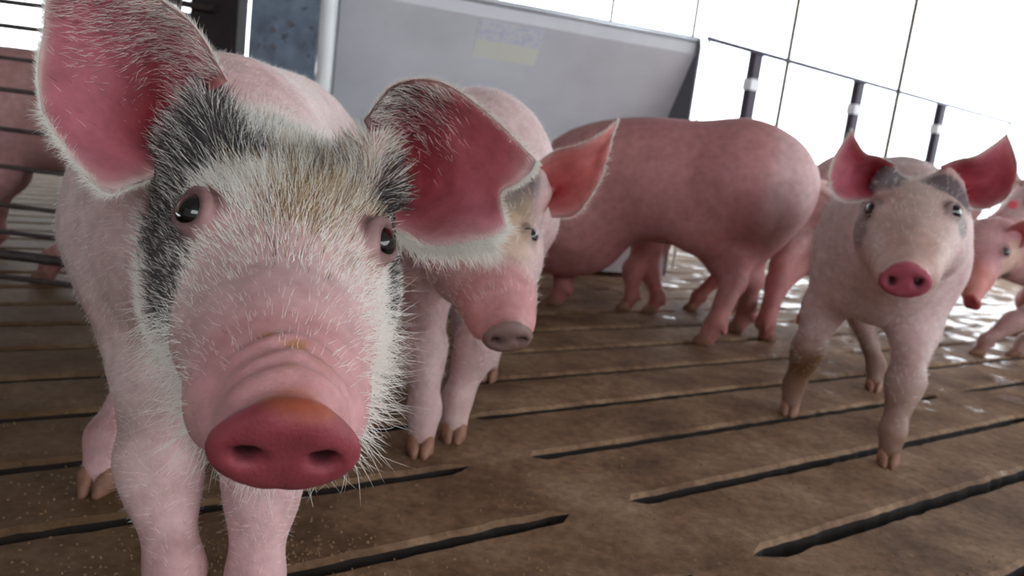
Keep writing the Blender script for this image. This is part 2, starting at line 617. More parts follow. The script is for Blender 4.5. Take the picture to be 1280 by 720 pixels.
def curves_obj(name, roots, dirs, length, rad, mat, parent, bend=None, n=5, frizz=.12):
    """real strands: roots Nx3, dirs Nx3"""
    N_ = len(roots)
    if N_ == 0: return None
    length = np.broadcast_to(length, (N_,)); rad = np.broadcast_to(rad, (N_,))
    t = np.linspace(0, 1, n)
    d = nrm(dirs)
    if bend is None: bend = rng.normal(size=(N_, 3)) * frizz
    pos = roots[:, None, :] + length[:, None, None] * (t[None, :, None] * d[:, None, :] + (t[None, :, None] ** 2) * bend[:, None, :])
    c = bpy.data.hair_curves.new(name)
    c.add_curves([n] * N_)
    c.attributes['position'].data.foreach_set('vector', (pos - np.array(parent.location)).astype(np.float32).ravel())
    ra = c.attributes.get('radius') or c.attributes.new('radius', 'FLOAT', 'POINT')
    rr_ = rad[:, None] * (1 - .85 * t[None, :] ** 1.5)
    ra.data.foreach_set('value', rr_.astype(np.float32).ravel())
    c.materials.append(mat)
    o = bpy.data.objects.new(name, c); COL.objects.link(o)
    o.parent = parent
    o['kind'] = 'stuff'
    return o


def toe_mesh(mb, base, fwd, side, s, sgn):
    """one half of a cloven hoof, pointed forward, sole on the ground"""
    up = np.array([0, 0, 1.0])
    base = base + side * sgn * .0125 * s
    prof = [(-.018, .0075, .030), (-.006, .0115, .040), (.010, .0115, .034), (.024, .0085, .020), (.033, .0035, .008)]
    V = []; n = 8
    for (x, w, h) in prof:
        for q in range(n):
            a = math.pi * 2 * (q + .5) / n
            y = math.cos(a) * w; z = h * .5 + math.sin(a) * h * .5
            if math.sin(a) < 0: z = max(0, z * .3)
            V.append(base + fwd * x * s + side * (y * s - sgn * .004 * s * (x > .02)) + up * z * s)
    F = []
    for i in range(len(prof) - 1):
        for q in range(n):
            F.append((i * n + q, (i + 1) * n + q, (i + 1) * n + (q + 1) % n, i * n + (q + 1) % n))
    F.append(tuple(range(n))); F.append(tuple((len(prof) - 1) * n + q for q in range(n))[::-1])
    mb.add(V, F)


BODY_SPEC = {}


def pig(spec):
    """spec: dict with body pose, head pose, feet, colours. Builds root empty > body, eye, hoof, fur."""
    s = spec['scale']
    fwd = nrm(np.array([*spec['heading'], 0.0])); left = np.array([-fwd[1], fwd[0], 0]); up = np.array([0, 0, 1.0])
    tilt = spec.get('tilt', 0.0)
    O = np.array([*spec['at'], 0.0])
    arch = spec.get('arch', .25); arch_c = spec.get('arch_c', .08); hip = spec.get('hip', .265); fat = spec.get('fat', 1.0); ln_ = spec.get('len', 1.0); hh_ = spec.get('disc', 1.0)

    def L(x, y, z):
        return O + s * (fwd * x * ln_ + left * y + up * (z + tilt * x - min(arch * (x + arch_c) ** 2, .13) * min(1, z / .4)))

    # ---- head frame
    if 'eyes' in spec:
        E0 = np.asarray(spec['eyes'], float); SN = np.asarray(spec['snout'], float)
        hx = nrm(SN - E0); hs = np.linalg.norm(SN - E0) / .222 * spec.get('hscale', 1)
        hy = np.asarray(spec.get('eyeline', left), float)
        if 'eyeline' in spec: hy = hy - Fv * (hy @ hx) / (Fv @ hx)      # turn about the line of sight so the eyes keep their slant
        hy = nrm(hy - hx * (hy @ hx)); hz = np.cross(hx, hy)
        dip = .026 / .222; hx = nrm(hx + hz * dip); hz = np.cross(hx, hy)
        E0 = E0 + hs * hz * .010
    else:
        E0 = L(*spec.get('head', (.50, 0, .46))); hx = nrm(fwd * .75 - up * .66 + left * spec.get('turn', 0)); hs = s * spec.get('hscale', 1)
        hy = left
    hy = nrm(hy - hx * (hy @ hx)); hz = np.cross(hx, hy)
    HR = np.stack([hx, hy, hz])

    def Hh(x, y, z):
        return E0 + hs * (hx * x + hy * y + hz * z)

    def HL(p):
        return ((p - E0) @ HR.T) / hs

    S = SDF()
    BR = np.stack([fwd, left, up])
    # trunk
    bend = spec.get('bend', 0.0)
    S.ell(L(-.06, 0, .415), BR, s * np.array([.32 * ln_, .140 * fat, .160 * fat]), .05)
    S.ell(L(-.25, 0, .430), BR, s * np.array([.155 * ln_, .128 * fat, .150 * fat]), .06)
    S.ell(L(.14, 0, .405), BR, s * np.array([.16, .128 * fat, .165 * fat]), .06)
    S.cone(L(-.22, 0, .475), L(.10, 0, .475), s * .095 * fat, s * .09 * fat, .05)
    # neck to the head
    nb = Hh(-.075, 0, -.070)
    S.cone(L(.17, 0, .42), nb, s * .125, hs * .085, .06)
    S.cone(L(.20, 0, .35), Hh(-.04, 0, -.095), s * .085, hs * .055, .06)
    # legs
    fe = {}
    names = ['fl', 'fr', 'rl', 'rr']
    ft = spec['feet']
    for nme, tgt in zip(names, ft):
        sd = 1 if nme[1] == 'l' else -1
        dflt = L(.145 if nme[0] == 'f' else -.285, .075 * sd, 0)
        T = np.array([*(tgt if tgt is not None else dflt[:2]), 0.0])[:3]; T[2] = 0
        lift = spec.get('lift', {}).get(nme, 0.0)
        T = T + up * lift
        ff = spec.get('ffwd', {}).get(nme, fwd); ff = nrm(np.array([ff[0], ff[1], 0.]))
        fe[nme] = (T, ff)
        lt = spec.get('leg', 1.0) * s
        if nme[0] == 'f':
            a = L(.155, .085 * sd, .36)
            ank = T + up * .062 * s - ff * .006 * s
            el = a + (ank - a) * .40 - fwd * .035 * s + left * sd * .0 * s
            kn = a + (ank - a) * .70 + fwd * .008 * s
            S.cone(a, el, .082 * lt, .052 * lt, .05, fl=(left, .8))
            S.cone(el, kn, .050 * lt, .034 * lt, .03)
            S.cone(kn, kn + (ank - kn) * .25, .0355 * lt, .031 * lt, .02)
            S.cone(kn, ank, .033 * lt, .0245 * lt, .02)
        else:
            a = L(-hip, .070 * sd, .41)
            st = L(-hip + .05, .088 * sd, .30) + (T - dflt) * .12
            ank = T + up * .062 * s - ff * .008 * s
            hk = (st + (ank - st) * .56) - fwd * .060 * s
            S.cone(a, st, .100 * lt, .072 * lt, .05, fl=(left, .85))
            S.cone(L(-.32, .062 * sd, .40), hk + up * .06 * s, .070 * lt, .034 * lt, .04)
            S.cone(st, hk, .066 * lt, .034 * lt, .035)
            S.cone(hk, ank, .032 * lt, .0235 * lt, .02)
        S.cone(ank, T + up * .024 * s + ff * .006 * s, .0265 * lt, .023 * lt, .015)
        # dew claws
        for q in (-1, 1):
            sdv = np.cross(up, ff)
            S.cone(ank - ff * .020 * s + sdv * q * .014 * s - up * .004 * s, ank - ff * .026 * s + sdv * q * .015 * s - up * .022 * s, .009 * s, .006 * s, .008)
    # head
    I = HR
    S.ell(Hh(-.070, 0, -.050), I, hs * np.array([.085, .074, .066]), .03)
    S.ell(Hh(-.020, 0, -.045), I, hs * np.array([.080, .070, .058]), .03)
    S.ell(Hh(-.118, 0, -.050), I, hs * np.array([.066, .070 * spec.get('poll', 1), .056]), .03)
    for key_, q in (('ear_r', -1), ('ear_l', 1)):
        if spec.get(key_) is not None:
            eb = np.array([P(*pt) for pt in spec[key_][0]]); e1 = np.array([P(*pt) for pt in spec[key_][1]])
            a_, b_ = eb[0], eb[-1]; mm = eb.mean(0) - hx * .022 * hs
            S.cone(Hh(-.080, .035 * q, -.045), mm + (a_ - mm) * .45, hs * .038, hs * .013, .03)
            S.cone(Hh(-.070, .045 * q, -.045), mm + (b_ - mm) * .30, hs * .038, hs * .013, .03)
        else:
            S.cone(Hh(-.080, .035 * q, -.04), Hh(-.088, .055 * q, -.002), hs * .036, hs * .026, .03)
    for q in (-1, 1):
        S.ell(Hh(-.045, .048 * q, -.085), I, hs * np.array([.075, .048, .060]), .03)     # jowl
        S.ell(Hh(-.012, .050 * q, -.012), I, hs * np.array([.034, .022, .020]), .018)     # brow
        S.ell(Hh(.050, .040 * q, -.060), I, hs * np.array([.060, .030, .034]), .03)       # cheek
        S.ell(Hh(.140, .0350 * q, -.055), I, hs * np.array([.045, .0175, .026]), .02)     # lip pads
    fw = spec.get('face', 1.0)
    S.cone(Hh(-.01, 0, -.040), Hh(.10, 0, -.048), hs * .060, hs * .046 * fw, .03)
    S.cone(Hh(.10, 0, -.047), Hh(.190, 0, -.040), hs * .046 * fw, hs * .0305, .018, fl=(hy, 1.14))
    S.cone(Hh(-.03, 0, -.105), Hh(.125, 0, -.082), hs * .050, hs * .026, .02)             # lower jaw
    # wrinkle folds over the snout
    base_ops = list(S.ops)
    for xx, rr_, am in ((.188, .0034, 1.05), (.174, .0028, .95), (.158, .0020, .8)) if spec.get('folds') else ():
        B0 = SDF(); B0.ops = base_ops
        pts_ = np.array([Hh(xx + .007 * abs(a) - .0015 * math.cos(5 * a), math.sin(a) * .042, -.040 + math.cos(a) * .036) for a in np.linspace(-am, am, 13)])
        for _ in range(4):
            g0 = B0.grad(pts_); pts_ = pts_ - (B0(pts_) / ((g0 ** 2).sum(1) + 1e-6))[:, None] * g0
        pts_ = pts_ - nrm(B0.grad(pts_)) * rr_ * hs * .55
        tap = np.sin(np.linspace(.25, math.pi - .25, 13))
        for q_i in range(12):
            S.cone(pts_[q_i], pts_[q_i + 1], hs * rr_ * tap[q_i], hs * rr_ * tap[q_i + 1], .008)
    # mouth line
    for q in (-1, 1):
        S.cone(Hh(.185, .012 * q, -.079), Hh(.10, .050 * q, -.086), hs * .004, hs * .003, .008, True)
        S.cone(Hh(.10, .050 * q, -.086), Hh(.055, .062 * q, -.080), hs * .004, hs * .002, .008, True)
    # snout disc: a flat, slightly heart-topped plate with a raised rim
    dt = spec.get('disc_tilt', -.18)
    dx = nrm(hx + hz * dt); dz = nrm(hz - dx * (hz @ dx)); DR = np.stack([dx, hy, dz])
    DC = Hh(.218, 0, -.034)
    hd = hs * hh_
    S.ell(DC + hs * dz * -.002, DR, hd * np.array([.0145, .0385, .0275]), .006)
    S.ell(DC + hs * dz * .006, DR, hd * np.array([.0140, .0225, .0250]), .012)
    S.ell(DC + hs * dx * .016, DR, hd * np.array([.0065, .028, .021]), .010, True)        # dished face
    for q in (-1, 1):
        S.ell(DC + hs * (dx * .010 + hy * .0185 * q + dz * .001), DR, hs * np.array([.018, .0088, .0070]), .004, True)
    S.cone(DC + hs * (dx * .014 - dz * .012), DC + hs * (dx * .010 - dz * .040), hs * .0022, hs * .004, .006, True)
    # eyes: socket and lids
    eyes_ = []
    er = .0160
    for q in (-1, 1):
        ec = Hh(.000, .0585 * q, -.008)
        en = nrm(hx * .42 + hy * q * .64 + hz * .62)
        # settle the eyeball on the actual surface along its axis
        tt = np.linspace(-.03, .05, 60)
        dd = S(ec[None] + tt[:, None] * hs * en[None])
        i_ = np.argmax(dd > 0)
        ec = ec + en * hs * (tt[i_] - er * .50)
        eyes_.append((ec, en, q))
    for ec, en, q in eyes_:
        tx = nrm(hx - en * (hx @ en)); tz = np.cross(en, tx) * (1 if q > 0 else -1)
        tz = nrm(tz if tz @ hz > 0 else -tz)
        S.ell(ec + en * hs * er * .75, np.stack([tx, tz, en]), hs * np.array([.0155, .0130, .013]), .003, True)
        prv = None
        for a in np.linspace(0, math.pi, 7):              # upper lid
            p_ = ec + hs * (tx * math.cos(a) * .0168 + tz * (math.sin(a) * .0132 + .0) + en * (.0065 + .0035 * math.sin(a)))
            if prv is not None: S.cone(prv, p_, hs * .0030, hs * .0030, .006)
            prv = p_
        prv = None
        for a in np.linspace(0, math.pi, 7):              # lower lid
            p_ = ec + hs * (tx * math.cos(a) * .0145 - tz * math.sin(a) * .0132 + en * (.0055 + .002 * math.sin(a)))
            if prv is not None: S.cone(prv, p_, hs * .0024, hs * .0024, .006)
            prv = p_

    allp = np.array([L(-.5, -.2, 0), L(-.5, .2, .65), L(.3, -.2, 0), L(.3, .2, .65)] + [fe[k_][0] + q * np.array([.05, .05, .05]) for k_ in fe for q in (-1, 1)] +
                    [Hh(x, y, z) for x in (-.18, .25) for y in (-.12, .12) for z in (-.17, .04)])
    lo = allp.min(0) - .02; hi = allp.max(0) + .02; hi[2] += .07; lo[:2] -= .05; hi[:2] += .05; lo[2] = max(lo[2], -.02)
    V, Q = surface(S, lo, hi, spec['res'])
    nbody = len(V)
    # shallow relief of the body: muscle and skin folds
    Nn = nrm(S.grad(V))
    q_ = HL(V)
    V = V + Nn * (vnoise(V, 60, 3) * .0007)[:, None]
    c = spec['color'](V, q_, Nn, L, (V - O) @ BR.T / s)
    # ears
    faces = Q.tolist(); nq = len(faces); matidx = [0] * nq
    Vall = [V]; Call = [c]; off = nbody
    ears = []
    for side, q in (('ear_r', -1), ('ear_l', 1)):
        if side in spec and spec[side] is not None:
            ctrl = np.array([[P(*pt) for pt in row] for row in spec[side]])
        else:
            o_ = nrm(np.array([-.38, .70 * q, .55])); ac = nrm(np.cross([1, 0, 0], o_)) * q
            bc = np.array([-.080, .050 * q, -.008]); ctrl = []
            for v_, w_ in zip(np.linspace(0, 1, 5), (.034, .050, .048, .034, .006)):
                ctrl.append([Hh(*(bc + o_ * .150 * v_ + ac * u_ * w_ + np.array([1, 0, 0]) * (.030 * u_ * u_ * (1 - .5 * v_) + .03 * v_ * v_))) for u_ in (-1, -.5, 0, .5, 1)])
            ctrl = np.array(ctrl)
            if spec.get('droop'):
                ctrl = ctrl
        # inner side: the one whose normal points forward from the head
        gm = np.cross(ctrl[2][3] - ctrl[2][1], ctrl[3][2] - ctrl[1][2])
        flip = (gm @ hx) < 0
        n_ = spec.get('ear_n', 18)
        EV, EF, vv, uu, inn, ed, grid = ear_sheet(ctrl, n_, .0060, flip, hs)
        ears.append((grid, flip, q))
        ic = np.array(spec.get('ear_in', lin(200, 124, 134))); oc = np.array(spec.get('ear_out', lin(215, 180, 176)))
        cc = np.where(inn[:, None] > .5, ic[None], oc[None])
        deep = (1 - sstep(.05, .62, vv)) * np.exp(-((uu - .58) / .30) ** 2)
        cc = np.where(inn[:, None] > .5, lerpc(cc, lin(172, 34, 42), deep * .95), cc)
        cc = np.where(inn[:, None] > .5, lerpc(cc, lin(232, 205, 200), (1 - ed) ** 2 * .7), cc)
        cc = lerpc(cc, lin(250, 236, 234), (1 - sstep(.0, .35, ed)) * spec.get('ear_rim_light', .5))  # bright rim light painted into the ear edge colour
        if 'ear_color' in spec: cc = spec['ear_color'](cc, EV, vv, uu, inn, q)
        faces += [tuple(i + off for i in f_) for f_ in EF]; matidx += [1] * len(EF)
        Vall.append(EV); Call.append(cc); off += len(EV)
    # tail
    if spec.get('tail', True):
        mb_ = MB()
        t0 = L(-.385, 0, .50); pts = [t0, L(-.425, 0, .510), L(-.455, .006, .495), L(-.465, .012, .465), L(-.455, .016, .440)]
        mb_.tube(catmull(pts, 12), list(np.linspace(.013, .004, 12) * s), 8)
        TV = np.array(mb_.V); faces += [tuple(i + off for i in f_) for f_ in mb_.F]; matidx += [0] * len(mb_.F)
        Vall.append(TV); Call.append(np.tile(np.array(spec.get('tailc', lin(228, 196, 192))), (len(TV), 1))); off += len(TV)
    VV = np.concatenate(Vall); CC = np.concatenate(Call)
    root = empty('pig', O)
    tag(root, spec['label'], 'pig')
    if 'group' in spec: root['group'] = spec['group']
    me = bpy.data.meshes.new('body')
    nf = len(faces)
    ln = np.array([len(f_) for f_ in faces]); flat = np.concatenate([np.asarray(f_) for f_ in faces]) if not all(ln == 4) else np.array(faces).ravel()
    me.vertices.add(len(VV)); me.vertices.foreach_set('co', (VV - O).astype(np.float32).ravel())
    me.loops.add(len(flat)); me.loops.foreach_set('vertex_index', flat.astype(np.int32))
    me.polygons.add(nf); me.polygons.foreach_set('loop_start', np.concatenate([[0], np.cumsum(ln)[:-1]]).astype(np.int32))
    me.polygons.foreach_set('loop_total', ln.astype(np.int32))
    me.materials.append(M['skin']); me.materials.append(M['ear'])
    me.polygons.foreach_set('material_index', np.array(matidx, dtype=np.int32))
    me.polygons.foreach_set('use_smooth', np.ones(nf, dtype=bool))
    me.update(calc_edges=True); me.validate()
    at_ = me.color_attributes.new('Col', 'FLOAT_COLOR', 'POINT')
    at_.data.foreach_set('color', np.concatenate([CC, np.ones((len(CC), 1))], 1).astype(np.float32).ravel())
    bo = bpy.data.objects.new('body', me); COL.objects.link(bo); bo.parent = root
    # eyes
    for ec, en, q in eyes_:
        if q not in spec.get('show_eyes', (-1, 1)): continue
        VV_ = []; FF_ = []
        a1 = nrm(np.cross(en, hz)); a2 = np.cross(en, a1)
        nl, nm = 10, 16
        for i in range(nl + 1):
            ph = math.pi * i / nl
            for j in range(nm):
                a = 2 * math.pi * j / nm
                VV_.append((math.sin(ph) * math.cos(a), math.sin(ph) * math.sin(a), math.cos(ph)))
        for i in range(nl):
            for j in range(nm):
                FF_.append((i * nm + j, (i + 1) * nm + j, (i + 1) * nm + (j + 1) % nm, i * nm + (j + 1) % nm))
        mee = bpy.data.meshes.new('eye'); mee.from_pydata(VV_, [], FF_); mee.materials.append(M['eye'])
        mee.polygons.foreach_set('use_smooth', [True] * len(mee.polygons))
        eo = bpy.data.objects.new('eye', mee); COL.objects.link(eo)
        gz = nrm(en + .25 * hx + .1 * np.array([0, -1, 0])); g1 = nrm(np.cross(gz, hz)); g2 = np.cross(gz, g1)
        rr2 = hs * er
        eo.parent = root
        lc = ec - O
        eo.matrix_basis = Matrix(((g1[0] * rr2, g2[0] * rr2, gz[0] * rr2, lc[0]), (g1[1] * rr2, g2[1] * rr2, gz[1] * rr2, lc[1]), (g1[2] * rr2, g2[2] * rr2, gz[2] * rr2, lc[2]), (0, 0, 0, 1)))
    # hooves
    for k_, (T, ff) in fe.items():
        mh = MB(); sdv = np.cross(up, ff)
        for q in (-1, 1): toe_mesh(mh, T + ff * .012 * s, ff, sdv, s * 1.0 * spec.get('leg', 1.0), q)
        mh.build('hoof', M['hoof'], root, smooth=True)
    # fur
    if spec.get('fur'):
        spec['fur'](root, V, Q, Nn, q_, HL, Hh, HR, hs, ears, S, (V - O) @ BR.T / s, fwd, left)
    return root, Hh, HR, hs


def sample_roots(V, Q, N, wt, count):
    T = np.concatenate([Q[:, [0, 1, 2]], Q[:, [0, 2, 3]]])
    a, b, c = V[T[:, 0]], V[T[:, 1]], V[T[:, 2]]
    ar = np.linalg.norm(np.cross(b - a, c - a), axis=1) * .5
    w = ar * wt[T].mean(1)
    pr = w / w.sum()
    idx = rng.choice(len(T), size=count, p=pr)
    r1 = np.sqrt(rng.random(count))[:, None]; r2 = rng.random(count)[:, None]
    p = (1 - r1) * a[idx] + r1 * (1 - r2) * b[idx] + r1 * r2 * c[idx]
    t = T[idx]
    return p, nrm(N[t[:, 0]] + N[t[:, 1]] + N[t[:, 2]]), t[:, 0]


# ------------------------------------------------------------------ colour schemes
WH = np.array(lin(226, 200, 198)); PK = np.array(lin(206, 148, 152)); GR = np.array(lin(96, 94, 98)); TN = np.array(lin(208, 182, 148))
DISC = np.array(lin(190, 92, 104)); DIRT = np.array(lin(112, 80, 54))


def head_common(c, q, disc=DISC, nose=None, dt=-.18):
    """pink muzzle and snout disc shared by all"""
    c = lerpc(c, lin(214, 150, 150) if nose is None else nose, sstep(.05, .12, q[:, 0]) * .85)
    dl = math.hypot(1, dt); on = sstep(-.008, -.003, ((q[:, 0] - .218) + (q[:, 2] + .034) * dt) / dl)
    c = lerpc(c, disc, on)
    for s_ in (-1, 1):
        d = np.sqrt(((q[:, 1] - .0185 * s_) / .0080) ** 2 + ((q[:, 2] + .034) / .0072) ** 2)
        c = lerpc(c, lin(58, 20, 24), (1 - sstep(.7, 1.1, d)) * on)
    return c


def eye_ring(c, q, col, r=.020):
    for s_ in (-1, 1):
        d = np.sqrt(((q[:, 0]) / 1.2) ** 2 + (q[:, 1] - .062 * s_) ** 2 + (q[:, 2] + .002) ** 2)
        c = lerpc(c, col, (1 - sstep(r * .7, r * 1.3, d)) * .8)
    return c


def dark1(q):
    """dark patches of the nearest pig, in head coordinates"""
    nz = vnoise(q, 60, 5) * .010
    qq = q + nz[:, None]
    m_ = np.zeros(len(q))
    for c_, r_ in (((-.100, -.056, .0), (.060, .044, .07)), ((-.135, -.020, .02), (.022, .03, .05)),
                   ((-.030, -.085, -.03), (.075, .030, .05)), ((.045, -.080, -.06), (.045, .026, .05)),
                   ((-.105, .046, .0), (.052, .042, .07)), ((-.050, .074, .0), (.045, .018, .05)), ((-.135, .030, .02), (.018, .04, .05)), ((-.005, .088, -.045), (.05, .018, .03)), ((-.075, .088, .0), (.065, .035, .06))):
        m_ = np.maximum(m_, blob(qq, c_, r_))
    return m_


def col_p1(V, q, N, L, b):
    c = np.tile(WH, (len(V), 1))
    c = lerpc(c, PK, sstep(-.2, .8, vnoise(V, 14, 1)) * .35)
    onhead = blob(q, (.0, 0, -.03), (.17, .12, .14))
    c = lerpc(c, lin(168, 136, 104), blob(q, (-.060, .006, .02), (.095, .060, .06)) * (.60 + .35 * vnoise(q, 60, 4)))
    c = lerpc(c, GR, dark1(q) * .92)
    c = lerpc(c, lin(212, 160, 158), blob(q, (.0, -.062, .01), (.035, .018, .04)) * .6 + blob(q, (.01, .062, .01), (.04, .018, .04)) * .6)
    c = head_common(c, q, np.array(lin(156, 72, 82)), lin(214, 168, 168), -.2)
    c = lerpc(c, lin(206, 142, 146), blob(q, (.175, 0, -.02), (.05, .07, .05)) * (1 - sstep(.205, .212, q[:, 0])) * .6)
    # top of the disc painted lit orange; orange-brown feed stain on the bridge
    c = lerpc(c, lin(176, 96, 52), blob(q, (.214, .004, -.006), (.018, .022, .012)) * .6)
    c = lerpc(c, lin(176, 122, 66), blob(q, (.165, .0, .01), (.03, .028, .03)) * sstep(.35, .8, vnoise(q, 170, 9)) * .8)
    c = lerpc(c, lin(96, 70, 44), blob(q, (-.058, .008, .01), (.024, .018, .04)) * .7)
    c = eye_ring(c, q, lin(84, 60, 60), .020)
    c = lerpc(c, DIRT, (1 - sstep(.14, .26, b[:, 2])) * sstep(-.2, .9, vnoise(V, 28, 41)) * .5)
    # redder skin in the armpit and on the knee, dirt on the lower legs
    low = 1 - sstep(.06, .2, b[:, 2]); c = lerpc(c, PK * .95, low * .5)
    c = lerpc(c, lin(190, 118, 112), blob(b, (.16, -.10, .28), (.08, .10, .06)) * .6)
    return c


def col_white(V, q, N, L, b, dirt=.3, back=None, patches=(), muzzle=None, disc=DISC, pink=.4, seed=1):
    c = np.tile(WH, (len(V), 1))
    c = lerpc(c, PK, sstep(-.6, .8, vnoise(V, 10, seed)) * pink + .1)
    if back is not None:
        for c_, r_ in back: c = lerpc(c, GR * 1.1, blob(b + (vnoise(V, 25, seed) * .02)[:, None], c_, r_) * .8)
    for c_, r_, col_, st in patches:
        c = lerpc(c, col_, blob(q + (vnoise(q, 50, seed) * .010)[:, None], c_, r_) * st)
    c = head_common(c, q, disc, muzzle)
    low = (1 - sstep(.10, .28, b[:, 2]))
    c = lerpc(c, DIRT, low * dirt * (.9 + .25 * vnoise(V, 30, seed + 3)).clip(0, 1.2))
    c = eye_ring(c, q, lin(92, 78, 84), .020)
    return c


def col_pink(V, q, N, L, b, base=lin(194, 134, 137), dirt=.35, seed=2, patches=()):
    c = np.tile(np.array(base), (len(V), 1))
    c = lerpc(c, lin(212, 160, 154), sstep(-.5, .9, vnoise(V, 9, seed)) * .4)
    c = lerpc(c, lin(228, 196, 196), (1 - sstep(-.37, -.30, b[:, 0])) * sstep(.24, .32, b[:, 2]) * .7)  # pale highlight painted onto the rump
    for c_, r_, col_, st in patches:
        c = lerpc(c, col_, blob(q, c_, r_) * st)
    c = head_common(c, q)
    low = (1 - sstep(.04, .20, b[:, 2])); c = lerpc(c, lin(168, 98, 76), low * dirt)
    sp = sstep(.86, 1.0, vnoise(V, 70, seed + 1)) * sstep(.3, .8, vnoise(V, 8, seed + 8)); c = lerpc(c, lin(170, 80, 70), sp * .5)
    return c


# ------------------------------------------------------------------ fur builders
def fur_p1(root, V, Q, N, q, HL, Hh, HR, hs, ears, S, b, fwd, left):
    hx, hy, hz = HR
    dk = dark1(q)
    face = blob(q, (-.045, 0, .0), (.135, .12, .17))
    w = face * (.25 + .75 * (1 - sstep(.0, .07, q[:, 0])))
    w[q[:, 0] > .09] *= .0
    er_ = np.min([np.linalg.norm(q - np.array([.007, .060 * s_, -.002]), axis=1) for s_ in (-1, 1)], axis=0)
    w *= sstep(.019, .026, er_)
    cnt = 25000
    p, n, i = sample_roots(V, Q, N, w + 1e-9, cnt)
    ql = q[i]
    flow = -hx[None] * 1.0 + hy[None] * (ql[:, 1:2] * 7.0) + hz[None] * .1
    # swirl between the eyes
    flow += (vnoise(ql, 35, 21) * .35)[:, None] * hy[None]
    flow = flow - n * (flow * n).sum(1)[:, None]
    d = nrm(nrm(flow) * .86 + n * .42 + rng.normal(size=n.shape) * .16)
    ln = (.009 + .013 * blob(ql, (-.08, 0, .01), (.09, .10, .08))) * rng.uniform(.6, 1.25, cnt) * hs
    pd = np.clip(dk[i] * .72 + .30 * blob(ql, (-.055, .008, .02), (.03, .022, .05)) + .14 * sstep(.2, .8, vnoise(ql, 80, 31)), 0, 1)
    tn = blob(ql, (-.045, .008, .02), (.13, .070, .07)) * .95 * (.6 + .6 * vnoise(ql, 45, 8))
    r = rng.random(cnt)
    isd = r < pd
    ist = (~isd) & (rng.random(cnt) < tn)
    isb = ist & (rng.random(cnt) < .42); ist = ist & ~isb
    isw = ~(isd | ist | isb)
    for msk, mt in ((isb, 'brown_hair'), (isw, 'white_hair'), (ist, 'tan_hair'), (isd, 'dark_hair')):
        o = curves_obj('fur', p[msk], d[msk], ln[msk], .00021, M[mt], root, bend=-HR[2][None] * .0 + rng.normal(size=(msk.sum(), 3)) * .10 + np.array([[0, 0, .02]]))
        if o: o['label'] = {'brown_hair': 'brown forehead hair', 'white_hair': 'white bristly hair of face', 'tan_hair': 'tan forehead hair', 'dark_hair': 'black hair of dark patches'}[mt]
    # short white down on neck, cheeks and body
    wb_ = np.where(q[:, 0] < .17, 1.0, 0.0) * sstep(.05, .12, b[:, 2]) * (1 - face * .8) + .25 * (q[:, 0] > .05) * (q[:, 0] < .16)
    wb_ *= sstep(.015, .03, er_)
    p, n, i = sample_roots(V, Q, N, wb_ + 1e-9, 17000)
    ql = q[i]
    flow = np.where(ql[:, :1] > -.12, -hx[None], -fwd[None]) - np.array([[0, 0, .5]])
    flow = flow - n * (flow * n).sum(1)[:, None]
    d = nrm(nrm(flow) * .9 + n * .35 + rng.normal(size=n.shape) * .15)
    ln = rng.uniform(.004, .010, len(p))
    o = curves_obj('fur', p, d, ln, .00012, M['white_hair'], root); o['label'] = 'short pale body hair'
    # chin and jaw whiskers, longer
    wj = blob(q, (.06, 0, -.10), (.14, .10, .05)) + blob(q, (.10, .055, -.06), (.09, .03, .05)) * 1.0 + blob(q, (.10, -.055, -.08), (.09, .03, .04)) * .5
    wj[q[:, 0] > .19] = 0
    p, n, i = sample_roots(V, Q, N, wj + 1e-9, 2600)
    d = nrm(n * .9 - hx[None] * .25 - np.array([[0, 0, .35]]) + rng.normal(size=n.shape) * .18)
    o = curves_obj('fur', p, d, rng.uniform(.012, .029, len(p)), .0002, M['white_hair'], root, frizz=.25); o['label'] = 'long white chin whiskers'
    # lashes
    # tuft between the ears, standing up
    wt = blob(q, (-.13, 0, .0), (.05, .085, .06))
    p, n, i = sample_roots(V, Q, N, wt + 1e-9, 3200)
    d = nrm(n * .7 - hx[None] * .6 + rng.normal(size=n.shape) * .22)
    o = curves_obj('fur', p, d, rng.uniform(.014, .030, len(p)), .00017, M['white_hair'], root, frizz=.15); o['label'] = 'upright white hair between the ears'
    for grid, flip, sd in ears:
        ear_fur(root, grid, sd, 3000, 1.0, True, hx)


